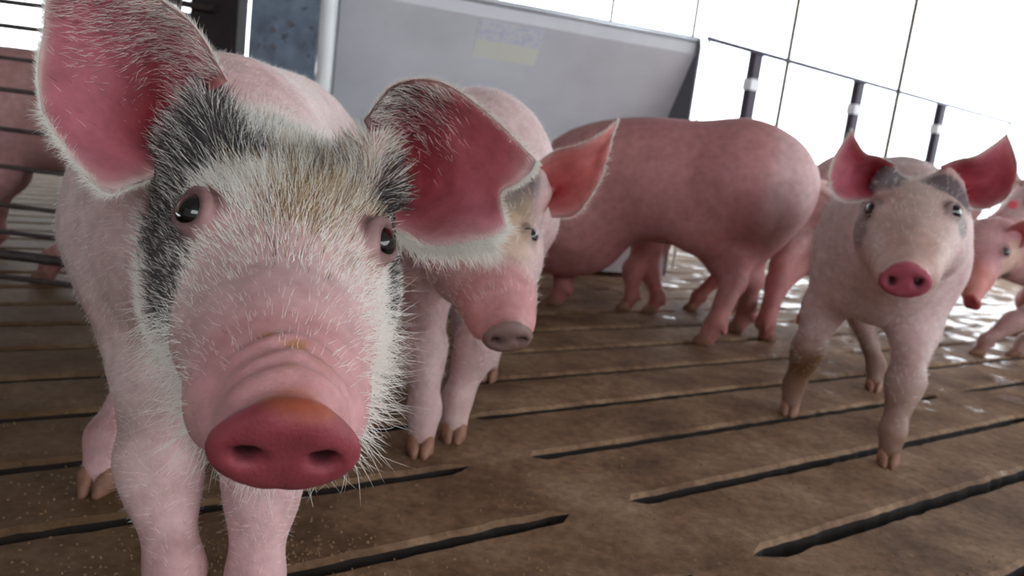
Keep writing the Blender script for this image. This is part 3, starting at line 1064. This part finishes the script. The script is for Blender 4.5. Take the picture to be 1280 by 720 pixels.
def ear_fur(root, grid, sd, cnt, s=1.0, dense=False, hx=None):
    g_, N, u, v = grid
    n = g_.shape[0]
    # rim fringe
    rims = [(np.arange(n), 0 * np.arange(n), -1), (np.arange(n), 0 * np.arange(n) + n - 1, 1)]
    for iv, iu, sgn in rims:
        t = rng.uniform(1, n - 1.001, cnt // 2); i0 = t.astype(int); f_ = (t - i0)[:, None]
        e = g_[:, iu[0]]
        p = e[i0] * (1 - f_) + e[np.minimum(i0 + 1, n - 1)] * f_
        inn = g_[:, 1 if sgn < 0 else n - 2]
        outv = nrm(e - inn)[i0]; al = nrm(np.gradient(e, axis=0))[i0]
        p = p - outv * rng.uniform(0, .006, (len(p), 1))
        d = nrm(outv * .6 + al * .8 + rng.normal(size=p.shape) * .25)
        o = curves_obj('fur', p, d, rng.uniform(.003, .009, len(p)) * s * (1.4 if sgn > 0 else 1), .00014, M['white_hair'], root)
        o['label'] = 'white fringe of ear rim'
    # tip edge
    e = g_[n - 1]; t = rng.uniform(0, n - 1.001, cnt // 3); i0 = t.astype(int); f_ = (t - i0)[:, None]
    p = e[i0] * (1 - f_) + e[np.minimum(i0 + 1, n - 1)] * f_
    outv = nrm(g_[n - 1] - g_[n - 2])[i0]
    curves_obj('fur', p, nrm(outv + rng.normal(size=p.shape) * .3), rng.uniform(.003, .007, len(p)) * s, .00014, M['white_hair'], root)['label'] = 'white fringe of ear rim'
    if dense:
        # hair across the front fold of the ear, and a beard of long hairs under the ear root
        k = cnt
        iv = rng.integers(1, n - 2, k); iu = np.clip((np.abs(rng.normal(size=k)) * n * .22).astype(int), 0, n - 2)
        keep = rng.random(k) < (1.2 - iv / n) * (1.0 if sd < 0 else (1 - sstep(.30, .62, iv / n)))
        iv, iu = iv[keep], iu[keep]
        p = g_[iv, iu] + (rng.random((len(iv), 1))) * (g_[iv + 1, iu] - g_[iv, iu]) + (rng.random((len(iv), 1))) * (g_[iv, iu + 1] - g_[iv, iu]) + N[iv, iu] * .002
        dv = nrm(g_[iv + 1, iu] - g_[iv, iu]); du = nrm(g_[iv, iu + 1] - g_[iv, iu])
        d = nrm(dv * .8 + du * .4 + N[iv, iu] * .35 + rng.normal(size=p.shape) * .2)
        dk = rng.random(len(p)) < (.45 if sd > 0 else .2)
        for m_, mt in ((dk, 'dark_hair'), (~dk, 'white_hair')):
            o = curves_obj('fur', p[m_], d[m_], rng.uniform(.006, .014, m_.sum()), .00014, M[mt], root); o['label'] = 'hair on front fold of ear'
        if sd > 0:
            e = g_[:, n - 1]; t = rng.uniform(0, n * .75, 1100); i0 = t.astype(int); f_ = (t - i0)[:, None]
            p = e[i0] * (1 - f_) + e[i0 + 1] * f_ + rng.normal(size=(1100, 3)) * .002
            outv = nrm(e - g_[:, n - 4])[i0]; al = nrm(np.gradient(e, axis=0))[i0]
            d = nrm(outv * .9 + al * .45 + rng.normal(size=p.shape) * .2)
            o = curves_obj('fur', p, d, rng.uniform(.010, .026, 1100), .00018, M['white_hair'], root); o['label'] = 'long white hair under the ear'


def fur_light(cnt=7000, rad=.00022, lenr=(.006, .013), dark=None):
    def f_(root, V, Q, N, q, HL, Hh, HR, hs, ears, S, b, fwd, left):
        hx = HR[0]
        w = np.where(q[:, 0] < .15, 1.0, 0.0) * sstep(.05, .15, b[:, 2])
        er_ = np.min([np.linalg.norm(q - np.array([0, .062 * s_, -.002]), axis=1) for s_ in (-1, 1)], axis=0)
        w *= sstep(.02, .03, er_)
        p, n, i = sample_roots(V, Q, N, w + 1e-9, cnt)
        flow = np.where(q[i][:, :1] > -.12, -hx[None], -fwd[None]) - np.array([[0, 0, .3]])
        flow = flow - n * (flow * n).sum(1)[:, None]
        d = nrm(nrm(flow) * .85 + n * .4 + rng.normal(size=n.shape) * .15)
        o = curves_obj('fur', p, d, rng.uniform(*lenr, cnt), rad, M['white_hair'], root); o['label'] = 'short white body hair'
        for grid, flip, sd in ears: ear_fur(root, grid, sd, 700, 1.1)
    return f_


# ------------------------------------------------------------------ the pigs
def xy(px, py): return tuple(G(px, py)[:2])


EAR1R = [[(285, 100, .60), (250, 125, .64), (215, 150, .665), (195, 185, .645), (192, 222, .60)],
         [(243, 32, .585), (215, 75, .63), (190, 120, .66), (170, 180, .625), (168, 232, .58)],
         [(190, -8, .575), (165, 45, .61), (142, 105, .625), (125, 175, .60), (130, 240, .565)],
         [(125, -38, .58), (112, 20, .60), (95, 80, .605), (80, 145, .59), (82, 190, .57)],
         [(66, -60, .60), (60, -15, .60), (54, 40, .60), (47, 90, .59), (52, 140, .58)]]
EAR1L = [[(455, 150, .61), (470, 180, .65), (485, 215, .67), (490, 255, .66), (495, 292, .61)],
         [(492, 106, .60), (508, 150, .65), (520, 200, .69), (528, 250, .69), (532, 312, .60)],
         [(548, 101, .60), (562, 145, .635), (572, 195, .66), (582, 240, .66), (575, 309, .60)],
         [(606, 137, .61), (612, 165, .625), (615, 200, .64), (612, 240, .645), (612, 302, .61)],
         [(670, 200, .62), (664, 214, .622), (648, 228, .625), (626, 243, .63), (634, 288, .62)]]
EAR6R = [[(1118, 205, 1.30), (1112, 215, 1.34), (1105, 228, 1.35), (1095, 240, 1.33), (1088, 250, 1.29)],
         [(1100, 196, 1.29), (1095, 208, 1.34), (1088, 222, 1.36), (1078, 238, 1.33), (1068, 252, 1.28)],
         [(1083, 192, 1.29), (1076, 205, 1.32), (1068, 218, 1.34), (1058, 235, 1.31), (1050, 250, 1.27)],
         [(1072, 178, 1.29), (1063, 192, 1.31), (1054, 208, 1.31), (1045, 225, 1.30), (1040, 240, 1.28)],
         [(1065, 163, 1.29), (1056, 175, 1.29), (1046, 190, 1.29), (1040, 205, 1.29), (1036, 222, 1.28)]]
EAR6L = [[(1175, 208, 1.30), (1180, 215, 1.35), (1188, 228, 1.37), (1196, 242, 1.35), (1204, 255, 1.30)],
         [(1195, 200, 1.30), (1200, 210, 1.35), (1208, 228, 1.37), (1215, 246, 1.35), (1222, 262, 1.30)],
         [(1218, 195, 1.30), (1224, 208, 1.34), (1232, 225, 1.36), (1238, 242, 1.34), (1244, 257, 1.30)],
         [(1240, 182, 1.31), (1246, 195, 1.33), (1253, 212, 1.34), (1258, 228, 1.33), (1261, 245, 1.31)],
         [(1258, 167, 1.32), (1263, 178, 1.32), (1268, 192, 1.32), (1271, 205, 1.32), (1271, 222, 1.31)]]
EAR2L = [[(668, 205, 1.06), (672, 222, 1.09), (678, 240, 1.10), (684, 255, 1.09), (690, 272, 1.06)],
         [(695, 188, 1.05), (700, 205, 1.09), (706, 225, 1.11), (712, 245, 1.09), (718, 270, 1.05)],
         [(725, 180, 1.05), (727, 195, 1.08), (730, 212, 1.09), (734, 230, 1.08), (738, 247, 1.05)],
         [(752, 166, 1.06), (751, 178, 1.07), (750, 190, 1.08), (750, 205, 1.07), (753, 220, 1.06)],
         [(772, 150, 1.07), (770, 158, 1.07), (767, 166, 1.07), (764, 176, 1.07), (762, 188, 1.07)]]


def earcol1(cc, EV, vv, uu, inn, q):
    if q > 0:   # dark hair roots over the front fold
        m_ = (1 - sstep(.0, .35, uu)) * (1 - sstep(.2, .55, vv)) * inn
        cc = lerpc(cc, lin(120, 84, 92), m_ * .7)
    return cc


HEAD1 = dict(eyes=P(361, 295, .585), snout=P(356, 566, .405), folds=True, disc_tilt=-.20, disc=1.0)
p1 = pig(dict(label='large pink and white pig with black patches looking straight out, nearest of all',
              at=(-.335, .96), heading=(.12, -1.0), scale=.90, fat=.92, res=.0036, **HEAD1, tilt=0,
              eyeline=P(475, 304, .585) - P(236, 268, .585),
              feet=[xy(312, 800), xy(212, 790), (-.26, 1.25), xy(128, 606)],
              ffwd={'rr': (.1, -1)},
              color=col_p1, ear_r=EAR1R, ear_l=EAR1L, ear_n=40, ear_rim_light=.85, ear_in=lin(212, 132, 146), ear_out=lin(214, 172, 168), ear_color=earcol1, fur=fur_p1, leg=1.0))

p2 = pig(dict(label='white pig with grey back and dirty grey snout peering over the nearest pig\'s ear',
              at=(-.09, 1.46), heading=(.06, -1.0), fat=.88, scale=.97, res=.0065,
              eyes=P(612, 300, 1.04), snout=P(635, 424, .915), eyeline=P(668, 298, 1.07) - P(545, 300, 1.03),
              feet=[xy(566, 545), xy(525, 562), xy(608, 472), (-.10, 1.75)],
              leg=.9, color=lambda V, q, N, L, b: col_white(V, q, N, L, b, .25, [((-.2, 0, .60), (.3, .16, .12))],
                  [((-.09, .06, 0), (.06, .05, .07), GR, .8), ((-.03, .03, .02), (.07, .06, .05), TN, .5), ((.0, 0, 0), (.09, .07, .09), TN, .5), ((-.10, 0, 0), (.06, .09, .09), GR * 1.6, .5)],
                  None, np.array(lin(140, 114, 108)), .12, 4),
              ear_l=EAR2L, ear_n=20, ear_in=lin(232, 158, 156), fur=fur_light(6000)))

p3 = pig(dict(label='pink pig seen from the side with its rump to the white opening, head hidden',
              at=(.325, 2.31), heading=(-.94, .30), len=1.12, arch=1.35, arch_c=.17, hip=.215, fat=1.04, scale=1.05, res=.0085,
              head=(.40, .03, .30), turn=.1,
              feet=[xy(640, 372), xy(698, 382), xy(925, 415), xy(886, 432)],
              color=lambda V, q, N, L, b: col_pink(V, q, N, L, b), ear_n=12, fur=None))

p5 = pig(dict(label='pink pig behind the side-on pink pig, seen only as legs under its belly',
              at=(.53, 2.72), heading=(-1, .05), fat=.9, scale=.85,
              res=.010, head=(.38, -.10, .36),
              feet=[xy(785, 388), xy(817, 391), (.80, 2.80), xy(868, 388)],
              color=lambda V, q, N, L, b: col_pink(V, q, N, L, b, lin(192, 128, 126), .4, 5), ear_n=12, fur=None))

p4 = pig(dict(label='pink pig turned away, rump and hind legs showing beside the cream pig',
              at=(1.14, 2.59), heading=(.75, .66), scale=.98, res=.0095,
              head=(.42, 0, .40),
              feet=[None, None, xy(955, 426), xy(1006, 420)],
              color=lambda V, q, N, L, b: col_pink(V, q, N, L, b, lin(194, 132, 132), .4, 6), ear_n=12, fur=None))

DK = np.array(lin(58, 60, 74))
p6 = pig(dict(label='cream pig with grey brows and upright pink ears walking towards the lens on the right',
              at=(.755, 1.66), heading=(-.36, -.93), scale=.93, res=.0065,
              eyes=P(1140, 268, 1.27), snout=P(1131, 352, 1.130), eyeline=P(1190, 274, 1.27) - P(1090, 266, 1.27),
              feet=[xy(1108, 578), xy(986, 516), (.98, 1.90), xy(1090, 486)], fat=.96, disc=1.05, disc_tilt=.10, face=.98, leg=.84,
              ffwd={'rr': (-.3, -1)},
              color=lambda V, q, N, L, b: col_white(V, q, N, L, b, .95, [((-.15, 0, .6), (.35, .1, .07))],
                  [((.0, 0, 0), (.2, .09, .15), np.array(lin(196, 172, 156)), .55), ((-.075, -.060, .02), (.034, .050, .08), DK, .8), ((-.078, .060, .02), (.034, .050, .08), DK, .8), ((.0, -.090, -.03), (.05, .03, .05), DK, .55), ((.0, .085, -.02), (.03, .02, .03), DK, .6)],  # first patch paints the shade of the face as grey-tan
                  lin(206, 172, 160), np.array(lin(176, 86, 102)), .35, 7),
              ear_r=EAR6R, ear_l=EAR6L, ear_n=20, ear_in=lin(200, 112, 128), fur=fur_light(5000)))

p7 = pig(dict(label='small pinkish pig at the right edge with a dark eye patch, snout to the left',
              at=(1.93, 2.50), heading=(-.98, -.10), scale=.80, res=.0085,
              eyes=P(1248, 328, 2.33), snout=P(1212, 382, 2.26), eyeline=P(1275, 326, 2.25) - P(1232, 318, 2.40), hscale=.95,
              feet=[xy(1272, 446), xy(1226, 444), None, None],
              color=lambda V, q, N, L, b: col_white(V, q, N, L, b, .5, None,
                  [((-.01, .075, -.01), (.05, .04, .05), DK, .85), ((-.02, .0, .0), (.08, .07, .07), TN, .5)], lin(214, 140, 128), np.array(lin(176, 80, 84)), .9, 9),
              ear_n=14, fur=None))

p8 = pig(dict(label='white pig with a red ear tag standing behind the small pig at the right edge',
              at=(2.10, 2.98), heading=(-.98, -.15), scale=.95, res=.011,
              head=(.36, 0, .58), feet=[None, None, None, None],
              color=lambda V, q, N, L, b: col_white(V, q, N, L, b, .3, None, (), None, DISC, .1, 11), ear_n=14, ear_in=lin(236, 214, 212), fur=None))

p9 = pig(dict(label='dusky pink pig behind the rod gate at the left edge',
              at=(-1.26, 2.12), heading=(-.93, -.36), scale=.95, res=.009,
              head=(.42, .05, .36), feet=[None, None, xy(62, 352), None],
              color=lambda V, q, N, L, b: col_pink(V, q, N, L, b, lin(172, 132, 130), .3, 12), ear_n=14, fur=None))

# red ear tag of pig 8
tc = P(1266, 256, 2.62)
mb = MB(); nf_ = nrm(CAMP - tc)
mb.tube([tc - nf_ * .002, tc + nf_ * .003], .014, 14); mb.tube([tc + nf_ * .003, tc + nf_ * .006], .005, 10)
mb.build('ear_tag', M['tag_red'], p8[0])['label'] = 'red round plastic ear tag'

# ------------------------------------------------------------------ stainless feeder
X = np.array([1.0, 0, 0]); Y = np.array([0, 1.0, 0]); Z = np.array([0, 0, 1.0])
FA = math.radians(72)
fx = np.array([math.sin(FA), math.cos(FA), 0]); fy = np.array([-fx[1], fx[0], 0])
fl0 = P(420, 60, 2.80); fl0[2] = 0; fr0 = P(868, 60, 2.80); W_ = (fr0 - fl0) @ fx + .20
ztop = .965
feeder = tag(empty('feeder', fl0 + fx * W_ / 2 + fy * .25), 'long stainless steel hopper feeder with a sloping front and a pale worn sticker', 'feeder')


def FP(a, b, z): return fl0 + fx * a + fy * b + Z * z


mb = MB()
th = .006
front = [(0.02, ztop), (.02, ztop - .06), (.20, .30), (.20, .22)]
V = []; F = []
pf = [(0.0, ztop), (0.0, ztop - .05), (.34, .36), (.34, .22), (.34 + th, .22), (.34 + th, .365), (th, ztop - .045), (th, ztop)]
for a in (0.0, W_):
    V += [FP(a, b, z) for b, z in pf]
n = len(pf)
F = [(i, (i + 1) % n, n + (i + 1) % n, n + i) for i in range(n)] + [tuple(range(n))[::-1], tuple(range(n, 2 * n))]
mb.add(V, F); mb.build('hopper_panel', M['steel'], feeder)
mb = MB(); mb.tube([FP(-.01, -.004, ztop + .006), FP(W_ + .0, -.004, ztop + .006)], .012, 10)
mb.build('rolled_edge', simple('bright_edge', lin(220, 224, 232), .3, .5, .05), feeder, True)
for a in (-.008, W_):
    mb = MB()
    prof = [(-.03, ztop - .03), (-.015, ztop + .014), (.50, ztop + .014), (.50, .02), (-.03, .02)]
    V = [FP(a, b, z) for b, z in prof] + [FP(a + .008, b, z) for b, z in prof]; n = len(prof)
    F = [tuple(range(n))[::-1], tuple(range(n, 2 * n))] + [(i, (i + 1) % n, n + (i + 1) % n, n + i) for i in range(n)]
    mb.add(V, F); mb.build('end_plate', M['steel_dark'], feeder)
mb = MB()
pf = [(-.02, .20), (-.026, .20), (-.026, .02), (.45, .02), (.45, .026), (-.02, .026), (-.02, .20)]
V = [];
for a in (0.0, W_): V += [FP(a, b, z) for b, z in pf]
n = len(pf); F = [(i, (i + 1) % n, n + (i + 1) % n, n + i) for i in range(n)]
mb.add(V, F); mb.build('trough', M['steel'], feeder)
mb = MB(); mb.box(FP(W_ / 2, .50, .49), fx * W_ / 2, fy * .004, Z * .47); mb.build('back_panel', M['steel'], feeder)
for a in (.25, .5, .75):
    mb = MB(); mb.box(FP(W_ * a, .155, .196), fx * .004, fy * .17, Z * .006); mb.build('divider', M['steel'], feeder)
# sticker on the front, unreadable print
m, nt, b, _ = new_mat('worn_sticker')
tcn = nt.nodes.new('ShaderNodeTexCoord'); sp = nt.nodes.new('ShaderNodeSeparateXYZ'); nt.links.new(tcn.outputs['Generated'], sp.inputs[0])
nn = noise(nt, 60, 3, .6, 'obj')
top = ramp(nt, sp.outputs[2], [(.46, (0, 0, 0)), (.52, (1, 1, 1))])
ink = ramp(nt, nn.outputs[0], [(.50, (0, 0, 0)), (.56, (1, 1, 1))])
c = mix(nt, lin(242, 243, 234), lin(234, 236, 243), top.outputs[0])
c = mix(nt, c, lin(205, 214, 238), math_node(nt, 'MULTIPLY', mix(nt, top.outputs[0], ink.outputs[0], 1.0, 'MULTIPLY'), .6))
nt.links.new(c, b.inputs['Base Color']); b.inputs['Roughness'].default_value = .4
sl_u = nrm(np.array([.34, -(ztop - .05 - .36)])); dsl = fy * sl_u[0] + Z * sl_u[1]; nsl = nrm(np.cross(dsl, fx)); nsl = nsl if nsl @ Fv < 0 else -nsl


def on_slope(a, t): return FP(a, 0, ztop - .05) + dsl * t + nsl * .0015


mb = MB(); mb.box(on_slope(.63, .085), fx * .125, dsl * .072, nsl * .0008); o = mb.build('sticker', m, feeder); o['label'] = 'pale yellowish sticker with faded blue print'

# ------------------------------------------------------------------ panels and posts at the back left
mb = MB(); a0 = P(318, 40, 2.75); a1 = P(402, 40, 2.75)
part = tag(empty('partition', ((a0[0] + a1[0]) / 2, a0[1], 0)), 'blue-grey galvanised partition panel left of the feeder', 'partition')
mb.box(((a0[0] + a1[0]) / 2, 2.80, .62), X * (a1[0] - a0[0]) / 2, Y * .01, Z * .62); mb.build('panel', M['galv'], part)
mb = MB(); mb.box(((a0[0] + a1[0]) / 2, 2.784, .905), X * (a1[0] - a0[0]) / 2, Y * .006, Z * .006); mb.build('seam', M['galv'], part)
for px, py in ((342, 37), (364, 30), (341, 58)):
    q = P(px, py, 2.70); mb = MB(); mb.tube([(q[0], 2.786, q[2]), (q[0], 2.776, q[2])], .010, 10); mb.build('bolt', M['steel_dark'], part)
q = P(412, 50, 2.62); q2 = P(420, 0, 2.62)
mb = MB(); mb.tube([(q[0] - .02, 2.62, 0), (q[0] + .012, 2.62, .62), (q2[0], 2.62, 1.0), (q2[0] + .07, 2.62, 1.35)], .024, 14)
tag(mb.build('post', M['white_pipe'], smooth=True, loc=np.array([q[0] - .02, 2.62, 0])), 'bright white pipe post at the left end of the feeder', 'post')
q = P(288, 20, 3.0)
mb = MB(); mb.box((q[0], 3.0, .7), X * .085, Y * .06, Z * .7, .01)
tag(mb.build('post', M['black']), 'broad dark post left of the galvanised partition', 'post')
q = P(242, 26, 3.1); mb = MB(); mb.box((q[0], 3.12, .40), X * .09, Y * .012, Z * .405)
tag(mb.build('partition', M['galv']), 'low grey panel beside the broad dark post', 'partition')
q = P(235, 4, 3.05); mb = MB(); mb.tube([(q[0] - .30, 2.92, q[2] - .01), (q[0] + .20, 2.92, q[2] - .04)], .012, 8)
tag(mb.build('rail', M['rod']), 'dark horizontal rail above the low grey panel', 'rail')
q = P(208, 8, 3.15); mb = MB(); mb.box((q[0], 3.2, q[2] - .02), X * .05, Y * .03, Z * .035, .008)
tag(mb.build('block', M['beige']), 'small beige block below the dark rail', 'block')

# ------------------------------------------------------------------ rod gate at the left
gx0, gx1, gy = -2.1, -.74, 1.66
gate = tag(empty('gate', (gx1, gy, 0)), 'low pen gate of rusty horizontal rods at the left edge', 'gate')
for z, r in ((.052, .006), (.100, .011), (.148, .005), (.205, .005), (.285, .005), (.362, .005), (.442, .005), (.505, .004), (.568, .005), (.615, .005), (.67, .005)):
    mb = MB(); mb.tube([(gx0, gy, z), (gx1, gy, z)], r, 8); mb.build('rod', M['rod'], gate, True)
for x in (gx0, -1.43, gx1):
    mb = MB(); mb.box((x, gy + .014, .36), X * .0045, Y * .005, Z * .36, .001)
    mb.build('upright', M['rod'] if x not in (-1.105, -1.07) else M['white_pipe'], gate)

# ------------------------------------------------------------------ railing across the opening on the right
ra = P(885, 48, 3.6); rz = ra[2]
# run parallel to the floor slots
rail_len = 3.6
rb = ra + Sd * rail_len
rg = tag(empty('railing', (ra[0], ra[1], 0)), 'thin grey top rail on dark posts in front of the bright opening', 'railing')
mb = MB(); mb.tube([ra - Sd * .0, rb], .010, 10); mb.build('top_rail', M['grey_rail'], rg, True)


def s_for_px(px):
    lo_, hi_ = 0, rail_len
    for _ in range(40):
        m_ = (lo_ + hi_) / 2; p_ = ra + Sd * m_ - CAMP
        if 640 + FPX * (p_ @ Rv) / (p_ @ Fv) < px: lo_ = m_
        else: hi_ = m_
    return lo_


for px in (887, 948, 1077, 1180, 1262):
    t = s_for_px(px); c_ = ra + Sd * t
    if px in (887, 1262):
        mb = MB(); mb.tube([(c_[0], c_[1], 0), (c_[0], c_[1], rz + .012)], .006, 8); mb.build('end_post', M['white_pipe'] if px == 887 else M['grey_rail'], rg, True)
    else:
        mb = MB(); mb.box((c_[0] + .02 * 0, c_[1] + .026, rz / 2), Sd * .030, Nd * .020, Z * rz / 2, .003); mb.build('post', M['dark_post'], rg); mb = MB(); mb.box((c_[0], c_[1] + .026, rz - .15), Sd * .036, Nd * .026, Z * .026, .003); mb.build('glare_band', M['white_pipe'], rg)  # added white band stands for the overexposed rail crossing each post

# curtain cords
for px, py, z in ((766, 8, 4.2), (870, 20, 4.2), (988, 60, 4.2), (1132, 70, 4.2)):
    q = P(px, py, z); mb = MB(); mb.tube([(q[0], q[1], -.1), (q[0], q[1], 2.6)], .011 if px > 900 else .009, 6)
    tag(mb.build('cord', M['cord']), {766: 'thin vertical cord above the feeder top', 870: 'thin vertical cord just right of the feeder', 988: 'thin vertical cord between the first and second railing posts', 1132: 'thin vertical cord between the second and third railing posts'}[px], 'cord')

# ------------------------------------------------------------------ barn shell
mb = MB(); mb.box((1.0, 6.7, .0), X * 8, Y * .08, Z * .12); tag(mb.build('wall_back', M['kerb']), 'low pale concrete kerb along the open back side', None, None, 'structure')
mb = MB(); mb.box((-.85, 1.8, 2.75), X * 6.2, Y * 5.2, Z * .04); tag(mb.build('ceiling', M['roofing']), 'roof lining', None, None, 'structure')
mb = MB(); mb.box((-6.9, 1.8, 1.35), X * .06, Y * 5.1, Z * 1.4); tag(mb.build('wall_left', M['timber']), 'barn side wall', None, None, 'structure')  # unseen wall, kept dark so the nearest pig's left side stays shaded
mb = MB(); mb.box((5.2, 1.8, .25), X * .06, Y * 5.1, Z * .3); tag(mb.build('wall_right', M['roofing']), 'barn side wall', None, None, 'structure')  # unseen wall, kept low so side light enters from the right
mb = MB(); mb.box((-.8, -3.3, .6), X * 6.2, Y * .06, Z * .7); mb.box((-4.2, -3.3, 1.9), X * 2.8, Y * .06, Z * .8); tag(mb.build('wall_front', M['kerb']), 'unseen wall behind the viewer, taller on the left to cut fill light', None, None, 'structure')  # left part added to darken the nearest pig's left side
mb = MB(); mb.box((1, 30, -.35), X * 60, Y * 23, Z * .05); tag(mb.build('ground', M['outside']), 'pale ground outside', None, None, 'structure')
mb = MB(); mb.box((1, -28, -.35), X * 60, Y * 24, Z * .05); tag(mb.build('ground', M['outside']), 'pale ground outside', None, None, 'structure')

# ------------------------------------------------------------------ trodden feed and crumbs on the floor
V = []; F = []
r_ = np.random.default_rng(5)
for i in range(1100):
    if i < 400: c_ = G(r_.normal(330, 90), r_.normal(700, 18))
    else: c_ = G(r_.uniform(0, 1280), r_.uniform(560, 740)) if i % 2 else G(r_.uniform(0, 700), r_.uniform(520, 740))
    if c_[1] > 3: continue
    n_c = c_ @ Nd; fr_ = ((n_c - N0) / PITCH_N) % 1
    if fr_ < .09 or fr_ > .91: continue
    L_ = r_.uniform(.0006, .0024); w_ = r_.uniform(.0004, .0011); a = r_.uniform(0, 6.28)
    d_ = np.array([math.cos(a), math.sin(a), 0]); e_ = np.array([-d_[1], d_[0], 0]); k = len(V); h_ = r_.uniform(.0006, .0015)
    c_ = c_ + Z * .0004
    for sx_, sy_ in ((-1, -1), (1, -1), (1, 1), (-1, 1)): V.append(c_ + d_ * L_ * sx_ + e_ * w_ * sy_)
    V.append(c_ + Z * h_ * 2)
    F += [(k, k + 3, k + 2, k + 1), (k, k + 1, k + 4), (k + 1, k + 2, k + 4), (k + 2, k + 3, k + 4), (k + 3, k, k + 4)]
o = mesh_obj('feed_crumbs', V, F, M['straw'], loc=np.array([0, .8, 0])); tag(o, 'pale feed crumbs scattered over the concrete floor', 'crumbs', None, 'stuff')
print('tris', sum(len(o.data.polygons) for o in COL.objects if o.type == 'MESH'))
